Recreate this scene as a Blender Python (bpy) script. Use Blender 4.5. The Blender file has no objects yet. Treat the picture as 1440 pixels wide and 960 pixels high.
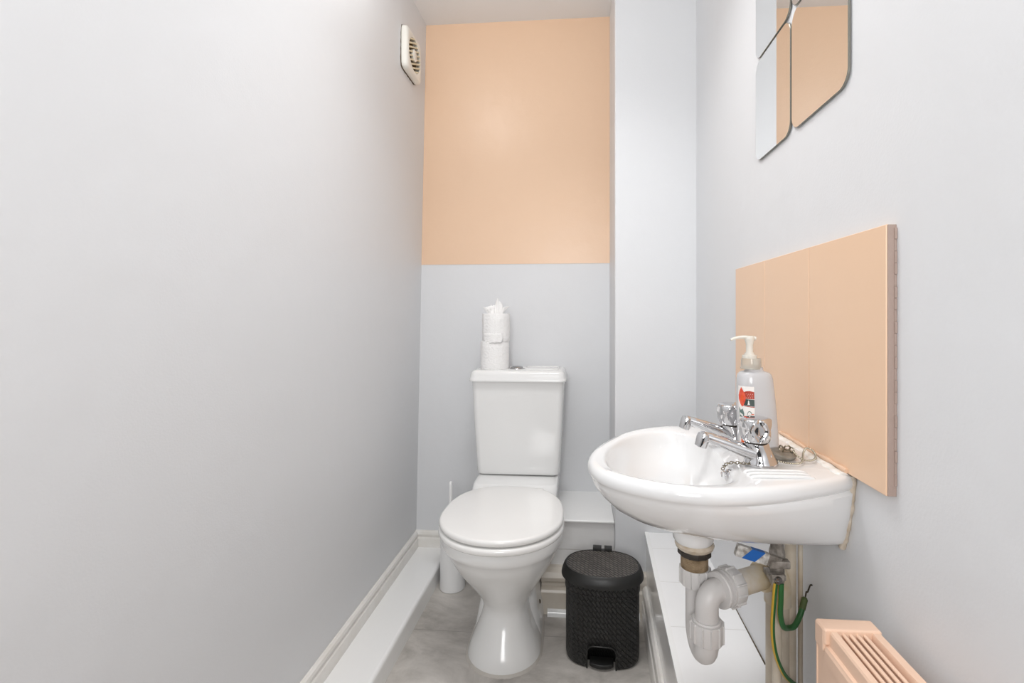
import bpy, bmesh, math, random
from mathutils import Vector, Matrix
random.seed(7)
S = bpy.context.scene
COL = S.collection
PI = math.pi

# ------------------------------------------------------------------ materials
def srgb(r, g, b):
    f = lambda c: (c/12.92 if c <= .04045 else ((c+.055)/1.055)**2.4)
    return (f(r/255), f(g/255), f(b/255), 1)

def mat(name, col, rough=.5, metal=0., coat=0., trans=0., bump=None, mottle=None, sss=0., ior=1.5, emit=None, spec=.5, coords='Object'):
    m = bpy.data.materials.new(name); m.use_nodes = True
    nt = m.node_tree; b = nt.nodes['Principled BSDF']
    b.inputs['Base Color'].default_value = col
    b.inputs['Roughness'].default_value = rough
    b.inputs['Metallic'].default_value = metal
    b.inputs['Coat Weight'].default_value = coat
    b.inputs['Coat Roughness'].default_value = .04
    b.inputs['Transmission Weight'].default_value = trans
    b.inputs['IOR'].default_value = ior
    b.inputs['Specular IOR Level'].default_value = spec
    if sss:
        b.inputs['Subsurface Weight'].default_value = sss
        b.inputs['Subsurface Radius'].default_value = (.01, .01, .01)
    if emit:
        b.inputs['Emission Color'].default_value = col
        b.inputs['Emission Strength'].default_value = emit
    tc = nt.nodes.new('ShaderNodeTexCoord')
    if mottle:      # (scale, colour2, amount)
        n = nt.nodes.new('ShaderNodeTexNoise'); n.inputs['Scale'].default_value = mottle[0]
        n.inputs['Detail'].default_value = 6
        nt.links.new(tc.outputs[coords], n.inputs['Vector'])
        r = nt.nodes.new('ShaderNodeValToRGB')
        r.color_ramp.elements[0].position = .5 - mottle[2]; r.color_ramp.elements[1].position = .5 + mottle[2]
        r.color_ramp.elements[0].color = mottle[1]; r.color_ramp.elements[1].color = col
        nt.links.new(n.outputs['Fac'], r.inputs['Fac'])
        nt.links.new(r.outputs['Color'], b.inputs['Base Color'])
    if bump:        # list of (scale, strength, distance, detail)
        prev = None
        for sc, st, di, de in bump:
            n = nt.nodes.new('ShaderNodeTexNoise'); n.inputs['Scale'].default_value = sc
            n.inputs['Detail'].default_value = de
            nt.links.new(tc.outputs[coords], n.inputs['Vector'])
            bp = nt.nodes.new('ShaderNodeBump'); bp.inputs['Strength'].default_value = st
            bp.inputs['Distance'].default_value = di
            nt.links.new(n.outputs['Fac'], bp.inputs['Height'])
            if prev: nt.links.new(prev.outputs['Normal'], bp.inputs['Normal'])
            prev = bp
        nt.links.new(prev.outputs['Normal'], b.inputs['Normal'])
    return m

M = {}
M['wall'] = mat('wall_paint', srgb(225, 226, 228), .45, bump=[(260, .12, .002, 3), (9, .12, .02, 2)], spec=.35)
M['ceil'] = mat('ceiling_paint', srgb(242, 242, 242), .8, bump=[(60, .15, .002, 4)])
M['peach'] = mat('peach_wall_paint', srgb(237, 203, 173), .33, bump=[(160, .12, .002, 3), (11, .12, .02, 3)], spec=.45)
M['peach_tile'] = mat('peach_painted_tile', srgb(238, 203, 172), .38, bump=[(45, .12, .002, 4)])
M['peach_smear'] = mat('peach_paint_smear', srgb(224, 190, 162), .5, bump=[(120, .4, .002, 4)])
M['taupe'] = mat('tile_edge_taupe', srgb(168, 148, 138), .7, bump=[(200, .4, .002, 4)])
M['rad'] = mat('radiator_peach', srgb(238, 203, 178), .42, bump=[(300, .08, .001, 2)])
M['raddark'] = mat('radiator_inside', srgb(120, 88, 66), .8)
M['gloss'] = mat('white_gloss_paint', srgb(249, 249, 248), .22, coat=.3, bump=[(40, .12, .003, 3)])
M['skirt'] = mat('skirting_gloss', srgb(243, 241, 238), .25, mottle=(22, srgb(230, 226, 219), .3), bump=[(60, .15, .002, 3)])
M['cream'] = mat('skirting_aged_cream', srgb(224, 218, 208), .3, mottle=(9, srgb(204, 194, 180), .3), bump=[(60, .15, .002, 3)])
M['porc'] = mat('white_porcelain', srgb(237, 237, 236), .22, coat=.35)
M['porc_basin'] = mat('basin_porcelain', srgb(230, 230, 230), .12, coat=.4)
M['seat'] = mat('toilet_seat_plastic', srgb(240, 239, 237), .18, coat=.4)
M['chrome'] = mat('chrome', (.66, .66, .67, 1), .05, metal=1)
M['chrome_dull'] = mat('brushed_chrome', (.42, .42, .42, 1), .22, metal=1)
M['paper'] = mat('toilet_paper', srgb(246, 245, 244), .95, bump=[(140, .7, .004, 2)])
M['tissue'] = mat('tissue_sheet', srgb(250, 249, 248), .9, sss=.2)
M['plastic'] = mat('white_plastic', srgb(240, 239, 236), .3)
M['brushp'] = mat('brush_holder_plastic', srgb(241, 241, 241), .3)
M['pipew'] = mat('white_pipe_plastic', srgb(206, 203, 201), .40, bump=[(20, .05, .002, 2)])
M['pipey'] = mat('aged_pipe_plastic', srgb(212, 204, 193), .42, mottle=(24, srgb(198, 178, 140), .16))
M['pipec'] = mat('painted_supply_pipe', srgb(208, 199, 184), .45, mottle=(26, srgb(184, 168, 146), .25), bump=[(90, .2, .002, 3)])
M['brass'] = mat('limescaled_brass', srgb(176, 156, 128), .6, metal=.2, mottle=(70, srgb(112, 90, 64), .25), bump=[(200, .4, .002, 3)])
M['rubber'] = mat('black_rubber', srgb(48, 42, 36), .6)
M['caulk'] = mat('white_sealant', srgb(240, 238, 235), .4, mottle=(60, srgb(228, 222, 212), .12), bump=[(120, .4, .004, 3)])
M['caulkd'] = mat('stained_sealant', srgb(222, 214, 202), .6, mottle=(45, srgb(178, 160, 136), .25), bump=[(120, .4, .004, 3)])
M['putty'] = mat('grey_floor_sealant', srgb(198, 193, 186), .7, bump=[(150, .5, .004, 3)])
M['valve'] = mat('valve_steel', srgb(176, 169, 161), .45, metal=.4, mottle=(90, srgb(105, 98, 90), .2))
M['leverw'] = mat('lever_sleeve', srgb(214, 212, 208), .5, mottle=(120, srgb(140, 134, 126), .12))
M['blue'] = mat('blue_band', srgb(28, 98, 178), .5)
M['green'] = mat('cable_green', srgb(40, 96, 46), .45)
M['yellow'] = mat('cable_yellow', srgb(198, 160, 52), .45)
M['greenb'] = mat('cable_green_dirty', srgb(78, 92, 48), .6)
M['wire'] = mat('tarnished_wire', srgb(62, 52, 42), .5, metal=.6)
M['bin'] = mat('bin_black_plastic', srgb(29, 29, 28), .42)
M['slat'] = mat('vent_slat', srgb(234, 222, 192), .6)
M['ventback'] = mat('vent_inside', srgb(128, 100, 50), .9, mottle=(60, srgb(60, 46, 28), .25))
M['ventframe'] = mat('vent_cream_plastic', srgb(240, 238, 230), .35)
M['dirt'] = mat('dark_gap_dirt', srgb(96, 84, 70), .9)
M['mirror'] = mat('mirror_silver', (.90, .91, .91, 1), .004, metal=1)
M['mirredge'] = mat('mirror_edge', srgb(132, 130, 122), .25, metal=.4)
M['bottle'] = mat('milky_bottle_plastic', srgb(224, 225, 228), .14, trans=.3, sss=.15, ior=1.4)
M['clearp'] = mat('clear_cap_plastic', srgb(232, 226, 214), .12, trans=.6, ior=1.35)
M['pump'] = mat('frosted_pump_plastic', srgb(244, 240, 230), .25, trans=.2, ior=1.35)
M['label'] = mat('label_white', srgb(238, 234, 230), .4)
M['labred'] = mat('label_red', srgb(208, 60, 44), .4, mottle=(120, srgb(232, 104, 72), .2))
M['labbrown'] = mat('label_patterned_red', srgb(170, 52, 30), .4)
M['labgreen'] = mat('label_dark_green', srgb(50, 66, 62), .4)
M['laborange'] = mat('label_orange', srgb(226, 92, 34), .4)
M['labtag'] = mat('label_grey_green', srgb(96, 116, 112), .4)
M['plug'] = mat('plug_grey', srgb(164, 160, 152), .3, metal=.5, mottle=(60, srgb(120, 112, 100), .2))
M['chain'] = mat('ball_chain', srgb(146, 138, 122), .30, metal=.8)
M['lamp'] = mat('lamp_glass', (1, .97, .93, 1), .5, emit=2)

# wood grain of nothing: brick-lined tile and floor
def tile_mat(name, col, grout, bw, bh, loc=(0, 0, 0), rot=(0, 0, 0), mortar=.0012, rough=.12, offs=0., marble=None):
    m = bpy.data.materials.new(name); m.use_nodes = True
    nt = m.node_tree; b = nt.nodes['Principled BSDF']
    tc = nt.nodes.new('ShaderNodeTexCoord'); mp = nt.nodes.new('ShaderNodeMapping')
    mp.inputs['Location'].default_value = loc; mp.inputs['Rotation'].default_value = rot
    nt.links.new(tc.outputs['Object'], mp.inputs['Vector'])
    br = nt.nodes.new('ShaderNodeTexBrick')
    br.offset = offs; br.squash = 1
    br.inputs['Scale'].default_value = 1; br.inputs['Mortar Size'].default_value = mortar
    br.inputs['Mortar Smooth'].default_value = .3
    br.inputs['Brick Width'].default_value = bw; br.inputs['Row Height'].default_value = bh
    br.inputs['Color1'].default_value = col; br.inputs['Color2'].default_value = col
    br.inputs['Mortar'].default_value = grout
    nt.links.new(mp.outputs['Vector'], br.inputs['Vector'])
    out = br.outputs['Color']
    if marble:
        n1 = nt.nodes.new('ShaderNodeTexNoise'); n1.inputs['Scale'].default_value = 4.5; n1.inputs['Detail'].default_value = 12
        n1.inputs['Roughness'].default_value = .68; n1.inputs['Distortion'].default_value = .5
        mp2 = nt.nodes.new('ShaderNodeMapping'); mp2.inputs['Scale'].default_value = (1., 1.7, 1); mp2.inputs['Rotation'].default_value = (0, 0, .5)
        nt.links.new(tc.outputs['Object'], mp2.inputs['Vector']); nt.links.new(mp2.outputs['Vector'], n1.inputs['Vector'])
        r = nt.nodes.new('ShaderNodeValToRGB'); e = r.color_ramp.elements
        e[0].position = .33; e[0].color = marble[0]; e[1].position = .68; e[1].color = marble[1]
        x = e.new(.5); x.color = marble[2]
        nt.links.new(n1.outputs['Fac'], r.inputs['Fac'])
        mx = nt.nodes.new('ShaderNodeMix'); mx.data_type = 'RGBA'
        nt.links.new(br.outputs['Fac'], mx.inputs[0]); nt.links.new(r.outputs['Color'], mx.inputs[6]); mx.inputs[7].default_value = grout
        out = mx.outputs[2]
    nt.links.new(out, b.inputs['Base Color'])
    bp = nt.nodes.new('ShaderNodeBump'); bp.inputs['Strength'].default_value = .5; bp.inputs['Distance'].default_value = .002; bp.invert = True
    nt.links.new(br.outputs['Fac'], bp.inputs['Height']); nt.links.new(bp.outputs['Normal'], b.inputs['Normal'])
    b.inputs['Roughness'].default_value = rough
    return m
M['ledge_tile'] = tile_mat('white_ledge_tile', srgb(249, 249, 249), srgb(230, 229, 227), .40, .19, loc=(.23, -.001, 0))
M['face_tile'] = tile_mat('white_face_tile', srgb(232, 231, 230), srgb(205, 202, 198), .25, .20, loc=(.10, 0, .083), rot=(PI/2, 0, 0), rough=.25)
M['side_tile'] = tile_mat('white_side_tile', srgb(236, 235, 234), srgb(205, 202, 198), .19, .25, loc=(.02, .1, 0), rot=(0, PI/2, PI/2), rough=.10)
M['floor'] = tile_mat('grey_marbled_floor', srgb(176, 173, 168), srgb(140, 136, 130), 6., .34, loc=(3.0, .20, 0), mortar=.0009, rough=.35, offs=0,
                      marble=(srgb(160, 155, 149), srgb(216, 211, 205), srgb(192, 187, 181)))

def weave_bump(m, scale, strength, c1, c2, c3):
    nt = m.node_tree; b = nt.nodes['Principled BSDF']
    tc = nt.nodes.new('ShaderNodeTexCoord'); mp = nt.nodes.new('ShaderNodeMapping')
    mp.inputs['Rotation'].default_value = (PI/2, 0, PI/4) if strength < 0 else (0, 0, PI/4)
    nt.links.new(tc.outputs['UV'], mp.inputs['Vector'])
    br = nt.nodes.new('ShaderNodeTexBrick'); br.inputs['Scale'].default_value = scale
    br.inputs['Brick Width'].default_value = 1.0; br.inputs['Row Height'].default_value = .5; br.inputs['Mortar Size'].default_value = .11
    br.inputs['Mortar Smooth'].default_value = .8
    nt.links.new(mp.outputs['Vector'], br.inputs['Vector'])
    bp = nt.nodes.new('ShaderNodeBump'); bp.inputs['Strength'].default_value = abs(strength); bp.inputs['Distance'].default_value = .003; bp.invert = True
    br.inputs['Color1'].default_value = c1; br.inputs['Color2'].default_value = c2; br.inputs['Mortar'].default_value = c3
    nt.links.new(br.outputs['Color'], b.inputs['Base Color'])
    nt.links.new(br.outputs['Fac'], bp.inputs['Height']); nt.links.new(bp.outputs['Normal'], b.inputs['Normal'])
M['binweave'] = mat('bin_woven_plastic', srgb(34, 34, 33), .40); weave_bump(M['binweave'], 46, 1, srgb(36, 36, 35), srgb(28, 28, 27), srgb(6, 6, 6))
M['binlid'] = mat('bin_lid_lit_top', srgb(66, 63, 60), .42); weave_bump(M['binlid'], 58, 1, srgb(104, 98, 92), srgb(80, 75, 70), srgb(24, 22, 20))  # lid top coloured lighter than the body, overhead light put into the colour

# ------------------------------------------------------------------ helpers
def finish(bm, ang=38, hard=False):
    bmesh.ops.remove_doubles(bm, verts=bm.verts, dist=1e-6)
    bmesh.ops.recalc_face_normals(bm, faces=bm.faces)
    th = math.radians(ang)
    for f in bm.faces: f.smooth = True
    for e in bm.edges:
        e.smooth = not (len(e.link_faces) == 2 and (e.calc_face_angle(0) > th or
            (hard and e.calc_face_angle(0) > .05 and max(f.calc_area() for f in e.link_faces) > 12*min(f.calc_area() for f in e.link_faces))))

def obj(name, bm, m, parent=None, ang=38, loc=None, recalc=True, hard=None):
    if recalc: finish(bm, ang, any(k in name for k in ('tile_', 'casing', 'end_cap', 'trim_', 'wall_', 'door_', 'top_rail')) if hard is None else hard)
    me = bpy.data.meshes.new(name); bm.to_mesh(me); bm.free()
    for x in (m if isinstance(m, (list, tuple)) else [m]): me.materials.append(x)
    o = bpy.data.objects.new(name, me); COL.objects.link(o)
    if parent: o.parent = parent
    if loc: o.location = loc
    return o

def thing(name, label, cat, loc=(0, 0, 0), group=None, rz=0):
    o = bpy.data.objects.new(name, None); COL.objects.link(o)
    o.empty_display_size = .05
    o.location = loc; o.rotation_euler = (0, 0, rz); o['label'] = label; o['category'] = cat
    if group: o['group'] = group
    return o

def tag(o, label, cat, group=None):
    o['label'] = label; o['category'] = cat
    if group: o['group'] = group
    return o

def struct(name, bm, m, label=None, **k):
    o = obj(name, bm, m, **k); o['kind'] = 'structure'
    if label: o['label'] = label
    return o

def box(bm, x0, x1, y0, y1, z0, z1, bev=0, seg=2, mi=0):
    vs = [bm.verts.new((x, y, z)) for x in (x0, x1) for y in (y0, y1) for z in (z0, z1)]
    q = [(0, 1, 3, 2), (4, 6, 7, 5), (0, 4, 5, 1), (2, 3, 7, 6), (0, 2, 6, 4), (1, 5, 7, 3)]
    fs = [bm.faces.new([vs[i] for i in f]) for f in q]
    bmesh.ops.recalc_face_normals(bm, faces=fs)
    for f in fs: f.material_index = mi
    if bev:
        es = list({e for f in fs for e in f.edges})
        r = bmesh.ops.bevel(bm, geom=es, offset=bev, segments=seg, profile=.5, affect='EDGES')
        for f in r['faces']: f.material_index = mi
    return vs

def loft(bm, rings, cap0=True, cap1=True, closed=True, mi=0):
    R = [[bm.verts.new(p) for p in r] for r in rings]
    n = len(R[0]); fs = []
    for a, b in zip(R, R[1:]):
        for i in range(n if closed else n-1):
            j = (i+1) % n
            fs.append(bm.faces.new((a[i], a[j], b[j], b[i])))
    if cap0: fs.append(bm.faces.new(list(reversed(R[0]))))
    if cap1: fs.append(bm.faces.new(R[-1]))
    for f in fs: f.material_index = mi
    return R

def tube(bm, pts, rad, n=16, cap=True, mi=0, up=None, prof=None, mifn=None):
    pts = [Vector(p) for p in pts]
    if not hasattr(rad, '__len__'): rad = [rad]*len(pts)
    T = []
    for i in range(len(pts)):
        a = pts[max(i-1, 0)]; b = pts[min(i+1, len(pts)-1)]
        T.append((b-a).normalized())
    ref = Vector(up) if up else (Vector((0, 0, 1)) if abs(T[0].z) < .9 else Vector((1, 0, 0)))
    N = (ref - T[0]*ref.dot(T[0])).normalized()
    rings = []
    for i, p in enumerate(pts):
        N = (N - T[i]*N.dot(T[i])).normalized(); B = T[i].cross(N)
        r = rad[i]
        if prof: rings.append([p + N*(u*(r if not hasattr(r, '__len__') else r[0])) + B*(v*(r if not hasattr(r, '__len__') else r[1])) for u, v in prof])
        else: rings.append([p + (N*math.cos(2*PI*k/n) + B*math.sin(2*PI*k/n))*r for k in range(n)])
    R = loft(bm, rings, cap, cap, mi=mi)
    if mifn:
        for ring in R:
            for k, v in enumerate(ring):
                pass
        vi = {v: k for ring in R for k, v in enumerate(ring)}
        for f in {f for ring in R for v in ring for f in v.link_faces}:
            ks = sorted(vi[v] for v in f.verts)
            k = ks[0] if ks[-1]-ks[0] < n/2 else ks[-1]
            f.material_index = mifn(k)
    return R

def spline(cp, n=8, closed=False):
    cp = [Vector(c) for c in cp]; out = []
    L = len(cp); rng = L if closed else L-1
    for i in range(rng):
        g = (lambda k: cp[k % L]) if closed else (lambda k: cp[min(max(k, 0), L-1)])
        a, b, c, d = g(i-1), g(i), g(i+1), g(i+2)
        for k in range(n):
            t = k/n
            out.append(.5*((2*b) + (c-a)*t + (2*a-5*b+4*c-d)*t*t + (3*b-a-3*c+d)*t*t*t))
    if not closed: out.append(cp[-1])
    return out

def lathe(bm, prof, c=(0, 0, 0), axis=(0, 0, 1), n=32, mi=0, cap=True, sx=1, sy=1):
    q = Vector((0, 0, 1)).rotation_difference(Vector(axis).normalized()); c = Vector(c)
    rings = [[c + q @ Vector((r*sx*math.cos(2*PI*k/n), r*sy*math.sin(2*PI*k/n), z)) for k in range(n)] for r, z in prof]
    return loft(bm, rings, cap, cap, mi=mi)

def rrect(cx, cy, hx, hy, r, n=8):
    pts = []
    for qx, qy, a0 in ((1, 1, 0), (-1, 1, PI/2), (-1, -1, PI), (1, -1, 1.5*PI)):
        for k in range(n+1):
            a = a0 + PI/2*k/n
            pts.append((cx + qx*(hx-r) + r*math.cos(a), cy + qy*(hy-r) + r*math.sin(a)))
    return pts

def egg(cx, yf, yb, hx, ym, ef=2., eb=2.4, n=72):
    """plan outline: yf front, yb back, ym the widest line"""
    pts = []
    for k in range(n):
        a = 2*PI*k/n; c, s = math.cos(a), math.sin(a)
        e = eb if s > 0 else ef; h = (yb-ym) if s > 0 else (ym-yf)
        pts.append((cx + hx*math.copysign(abs(c)**(2/e), c), ym + h*math.copysign(abs(s)**(2/e), s)))
    return pts

def ringz(p2, z): return [(x, y, z) for x, y in p2]

def child_empty_dup(root, loc, label):
    r = root.copy(); COL.objects.link(r); r.location = loc; r['label'] = label
    for ch in list(root.children):
        c = ch.copy(); COL.objects.link(c); c.parent = r
        for g in ch.children:
            d = g.copy(); COL.objects.link(d); d.parent = c
    return r

# ------------------------------------------------------------------ room shell
H_C = 2.205; YB = 1.92; YF = -.42; XR = .39; YP = 1.63; XP = .12
def XL(z): return -.6745 + z*.0205            # the left wall leans a little

bm = bmesh.new(); box(bm, -.80, .50, YF-.9, YB+.1, -.06, 0); struct('floor', bm, M['floor'], 'grey marbled vinyl floor')
bm = bmesh.new(); box(bm, -.75, .50, YF-.10, YB+.1, H_C, H_C+.06); struct('ceiling', bm, M['ceil'], 'white painted ceiling')
bm = bmesh.new()
vs = [bm.verts.new(p) for y in (YF, YB+.1) for p in ((XL(0), y, 0), (XL(H_C), y, H_C), (-.76, y, H_C), (-.76, y, 0))]
for f in ((0, 1, 2, 3), (7, 6, 5, 4), (0, 4, 5, 1), (1, 5, 6, 2), (2, 6, 7, 3), (3, 7, 4, 0)): bm.faces.new([vs[i] for i in f])
struct('wall_left', bm, M['wall'], 'pale grey-white painted left wall')
bm = bmesh.new(); box(bm, XR, XR+.08, YF, YB+.1, 0, H_C); struct('wall_right', bm, M['wall'], 'pale grey-white painted wall carrying the basin')
# back wall: lower white, upper peach slightly proud paint board
bm = bmesh.new()
box(bm, -.76, XR, YB, YB+.08, 0, 1.2205)
box(bm, -.76, XR, YB-.0015, YB+.08, 1.2205, H_C, mi=1)
struct('wall_back', bm, [M['wall'], M['peach']], 'end wall, peach above and white below')
bm = bmesh.new(); box(bm, XP, XR+.02, YP, YB+.05, 0, H_C, bev=.004, seg=3); struct('wall_pier', bm, M['wall'], 'white boxed-in pier in the right corner')
# wall behind the camera with the door opening
bm = bmesh.new()
box(bm, -.76, -.46, YF-.1, YF, 0, H_C); box(bm, .30, .47, YF-.1, YF, 0, H_C); box(bm, -.46, .30, YF-.1, YF, 2.0, H_C)
struct('wall_front', bm, M['wall'], 'wall with the doorway, behind the viewer')
bm = bmesh.new()
for x0, x1, z0, z1 in ((-.50, -.44, 0, 2.0), (.28, .34, 0, 2.0), (-.50, .34, 1.98, 2.04)): box(bm, x0, x1, YF-.11, YF+.012, z0, z1, bev=.004)
struct('door_1', bm, M['gloss'], 'white door frame behind the viewer')

# left floor-level boxing
bm = bmesh.new()
prof = [(-.68, 0), (-.543, 0), (-.543, .050)] + [(-.553 + .010*math.cos(a), .055 + .010*math.sin(a)) for a in [PI/2*k/5 for k in range(6)]] + [(-.68, .065)]
loft(bm, [[(x + (.012 if (y > 1 and x > -.6) else 0), y, z) for x, z in prof] for y in (YF, YB)])
struct('trim_1', bm, M['gloss'], 'long low white pipe boxing at the foot of the left wall')

def skirt(name, A, B, nrm, base, h, t, m, label, lean=False):
    """moulded skirting from A to B (plan points), nrm points into the room"""
    p = [(0, 0), (t, 0), (t, h*.50), (t*.92, h*.55), (t*.62, h*.60), (t*.60, h*.66), (t*.86, h*.74), (t*.90, h*.82), (t*.75, h*.93), (t*.40, h), (0, h)]
    bm = bmesh.new()
    loft(bm, [[(q[0]+nrm[0]*o, q[1]+nrm[1]*o, base+z) for o, z in p] for q in (A, B)])
    return struct(name, bm, m, label, ang=25)
skirt('baseboard_left', (-.6735, YF), (-.6735, YB), (1, 0), .065, .062, .016, M['skirt'], 'moulded white skirting above the low boxing on the left wall')
skirt('baseboard_back', (-.675, YB), (-.13, YB), (0, -1), .065, .064, .016, M['skirt'], 'moulded white skirting on the end wall behind the toilet brush')
# ledge boxing right of the toilet
bm = bmesh.new(); box(bm, -.125, .119, 1.655, YB+.02, 0, .297)
struct('trim_2', bm, M['face_tile'], 'white tiled boxing between the toilet and the pier')
bm = bmesh.new(); box(bm, -.127, .1195, 1.646, YB+.02, .297, .306, bev=.003, seg=3)
struct('trim_3', bm, M['gloss'], 'white ledge top right of the cistern')
skirt('baseboard_ledge', (-.13, 1.655), (.119, 1.655), (0, -1), 0, .147, .045, M['cream'], 'aged cream skirting below the tiled ledge')
skirt('baseboard_pier', (.119, YP), (.24, YP), (0, -1), 0, .147, .022, M['cream'], 'aged cream skirting at the foot of the pier')
bm = bmesh.new()
q = [(0, 0), (.014, 0)] + [(.014*math.cos(a), .020*math.sin(a)) for a in [PI/2*k/6 for k in range(1, 7)]]
loft(bm, [[(x, 1.610-a, b) for a, b in q] for x in (-.108, .2)]); struct('trim_4', bm, M['gloss'], 'white quadrant bead on the floor behind the pedal bin')
# right tiled ledge, its edge is not quite parallel with the wall
ya, yb = .40, YP; xa, xb = .178, .2245
bm = bmesh.new()
b8 = [(xa, ya), (XR+.01, ya), (XR+.01, yb+.02), (xb, yb+.02)]
loft(bm, [[(x, y, z) for x, y in b8] for z in (0, .272)])
struct('trim_5', bm, M['side_tile'], 'tiled side of the long white ledge under the basin')
bm = bmesh.new()
e = .004
loft(bm, [[(x-e*(i in (0, 3)), y, .272) for i, (x, y) in enumerate(b8)], [(x-e*(i in (0, 3)), y, .2785) for i, (x, y) in enumerate(b8)], [(x-(e-.0015)*(i in (0, 3)), y, .280) for i, (x, y) in enumerate(b8)]])
struct('trim_6', bm, M['ledge_tile'], 'white tiled top of the long ledge under the basin')
bm = bmesh.new()                # raised edge strip
loft(bm, [[(xa-.005, ya, z), (xa+.008, ya, z), (xb+.008, yb, z), (xb-.005, yb, z)] for z in (.272, .2812)])
struct('trim_7', bm, M['gloss'], 'white tile trim along the edge of the long ledge')
bm = bmesh.new()                # dark joint by the wall
loft(bm, [[(.3855, 1.03, .2790), (.3895, 1.03, .2790), (.3895, 1.30, .2790), (.3872, 1.30, .2790)], [(.3865, 1.03, .2806), (.3895, 1.03, .2806), (.3895, 1.30, .2806), (.3880, 1.30, .2806)]])
struct('trim_8', bm, M['dirt'], 'dark open joint between ledge and wall')
skirt('baseboard_right', (xa+.001, ya), (xb+.001, yb), (-1, .04), 0, .108, .018, M['skirt'], 'moulded white skirting along the tiled ledge')

# ------------------------------------------------------------------ toilet
TX = -.2265
toilet = thing('toilet', 'white close-coupled ceramic toilet with closed lid against the end wall', 'toilet', (TX, 1.5, 0))
def T(o): o.parent = toilet; o.location = (-TX, -1.5, 0); return o

bm = bmesh.new()
sec = [(0, 1.318, .110, 1.43), (.012, 1.320, .109, 1.43), (.035, 1.332, .100, 1.44), (.06, 1.348, .089, 1.45), (.09, 1.368, .077, 1.46), (.118, 1.382, .0695, 1.46),
       (.135, 1.386, .068, 1.455), (.155, 1.378, .073, 1.452), (.180, 1.359, .0845, 1.45), (.205, 1.337, .098, 1.44), (.228, 1.316, .110, 1.43), (.255, 1.291, .1245, 1.42), (.283, 1.267, .139, 1.41), (.310, 1.247, .152, 1.405), (.332, 1.233, .162, 1.40), (.346, 1.227, .1675, 1.395),
       (.352, 1.221, .171, 1.392), (.362, 1.215, .175, 1.39), (.380, 1.212, .177, 1.388), (.388, 1.214, .176, 1.388), (.392, 1.222, .170, 1.388)]
loft(bm, [ringz(egg(TX, yf, 1.60 if z < .3 else 1.60, hx, ym), z) for z, yf, hx, ym in sec])
# rear pedestal and platform under the cistern
for rings in ([(0, .107, 1.44, 1.80, .05), (.03, .104, 1.45, 1.80, .05), (.10, .092, 1.47, 1.81, .05), (.17, .082, 1.49, 1.82, .05), (.23, .088, 1.50, 1.84, .05), (.30, .110, 1.50, 1.87, .05),
               (.345, .138, 1.51, 1.89, .05), (.372, .148, 1.55, 1.90, .04), (.410, .149, 1.63, 1.90, .035), (.418, .1475, 1.645, 1.90, .03), (.421, .143, 1.65, 1.897, .03)],):
    loft(bm, [ringz(rrect(TX, (a+b)/2, hx, (b-a)/2, r, 8), z) for z, hx, a, b, r in rings])
pan = T(obj('pan', bm, M['porc']))
bm = bmesh.new()                # putty skirt round the foot
o0 = egg(TX, 1.318, 1.80, .110, 1.43, n=120)
rr = random.Random(3); jit = [rr.uniform(-.0012, .0018) for _ in range(120)]
rings = []
for z, d in ((0, .0055), (.003, .0035), (.006, .000), (.005, -.006)):
    rings.append([(TX+(x-TX)*(1+(d+j*(d > .003))/.11), 1.5+(y-1.5)*(1+(d+j*(d > .003))/.18), z) for (x, y), j in zip(o0, jit)])
loft(bm, rings, True, False); obj('floor_seal', bm, M['putty'], pan)['label'] = 'rough grey sealant round the foot'
bm = bmesh.new(); lathe(bm, [(.0001, .006), (.006, .005), (.008, 0), (.008, -.002)], (TX+.093, 1.555, .075), (1, -.25, .25), 16)
obj('fixing_cap', bm, M['dirt'], pan)['label'] = 'small dark fixing cap'

def pill_loft(bm, outl, z0, z1, r, seg=6, crown=0., flatbottom=False):
    """outl(inset)->2d pts; rounded edges top and bottom"""
    rings = []
    for k in range(seg+1):
        a = -PI/2 + PI/2*k/seg
        if flatbottom: continue
        rings.append(ringz(outl(r*(1-math.cos(a))), z0 + r*(1+math.sin(a))))
    if flatbottom: rings.append(ringz(outl(.001), z0)); rings.append(ringz(outl(0), z0+.001))
    for k in range(seg+1):
        a = PI/2*k/seg
        rings.append(ringz(outl(r*(1-math.cos(a))), z1 - r + r*math.sin(a)))
    if crown:
        for i, t in ((.25, .45), (.5, .75), (.75, .93), (.95, 1)):
            rings.append(ringz(outl(i*.17), z1 + crown*t))
    loft(bm, rings)
bm = bmesh.new()
pill_loft(bm, lambda i: egg(TX, 1.2005+i, 1.600-i, .1815-i, 1.380, 2.05, 2.5, 96), .3925, .4120, .0085)
T(obj('seat', bm, M['seat']))
bm = bmesh.new()
pill_loft(bm, lambda i: egg(TX, 1.2045+i, 1.608-i, .1800-i, 1.382, 2.05, 2.6, 96), .4145, .4330, .0085, crown=.003)
lid = T(obj('lid', bm, M['seat']))
for s in (-1, 1):
    bm = bmesh.new(); lathe(bm, [(.0001, -.026), (.008, -.026), (.009, -.022), (.009, .022), (.008, .026), (.0001, .026)], (TX+s*.078, 1.606, .4175), (1, 0, 0), 20)
    T(obj('hinge', bm, M['seat']))
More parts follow.
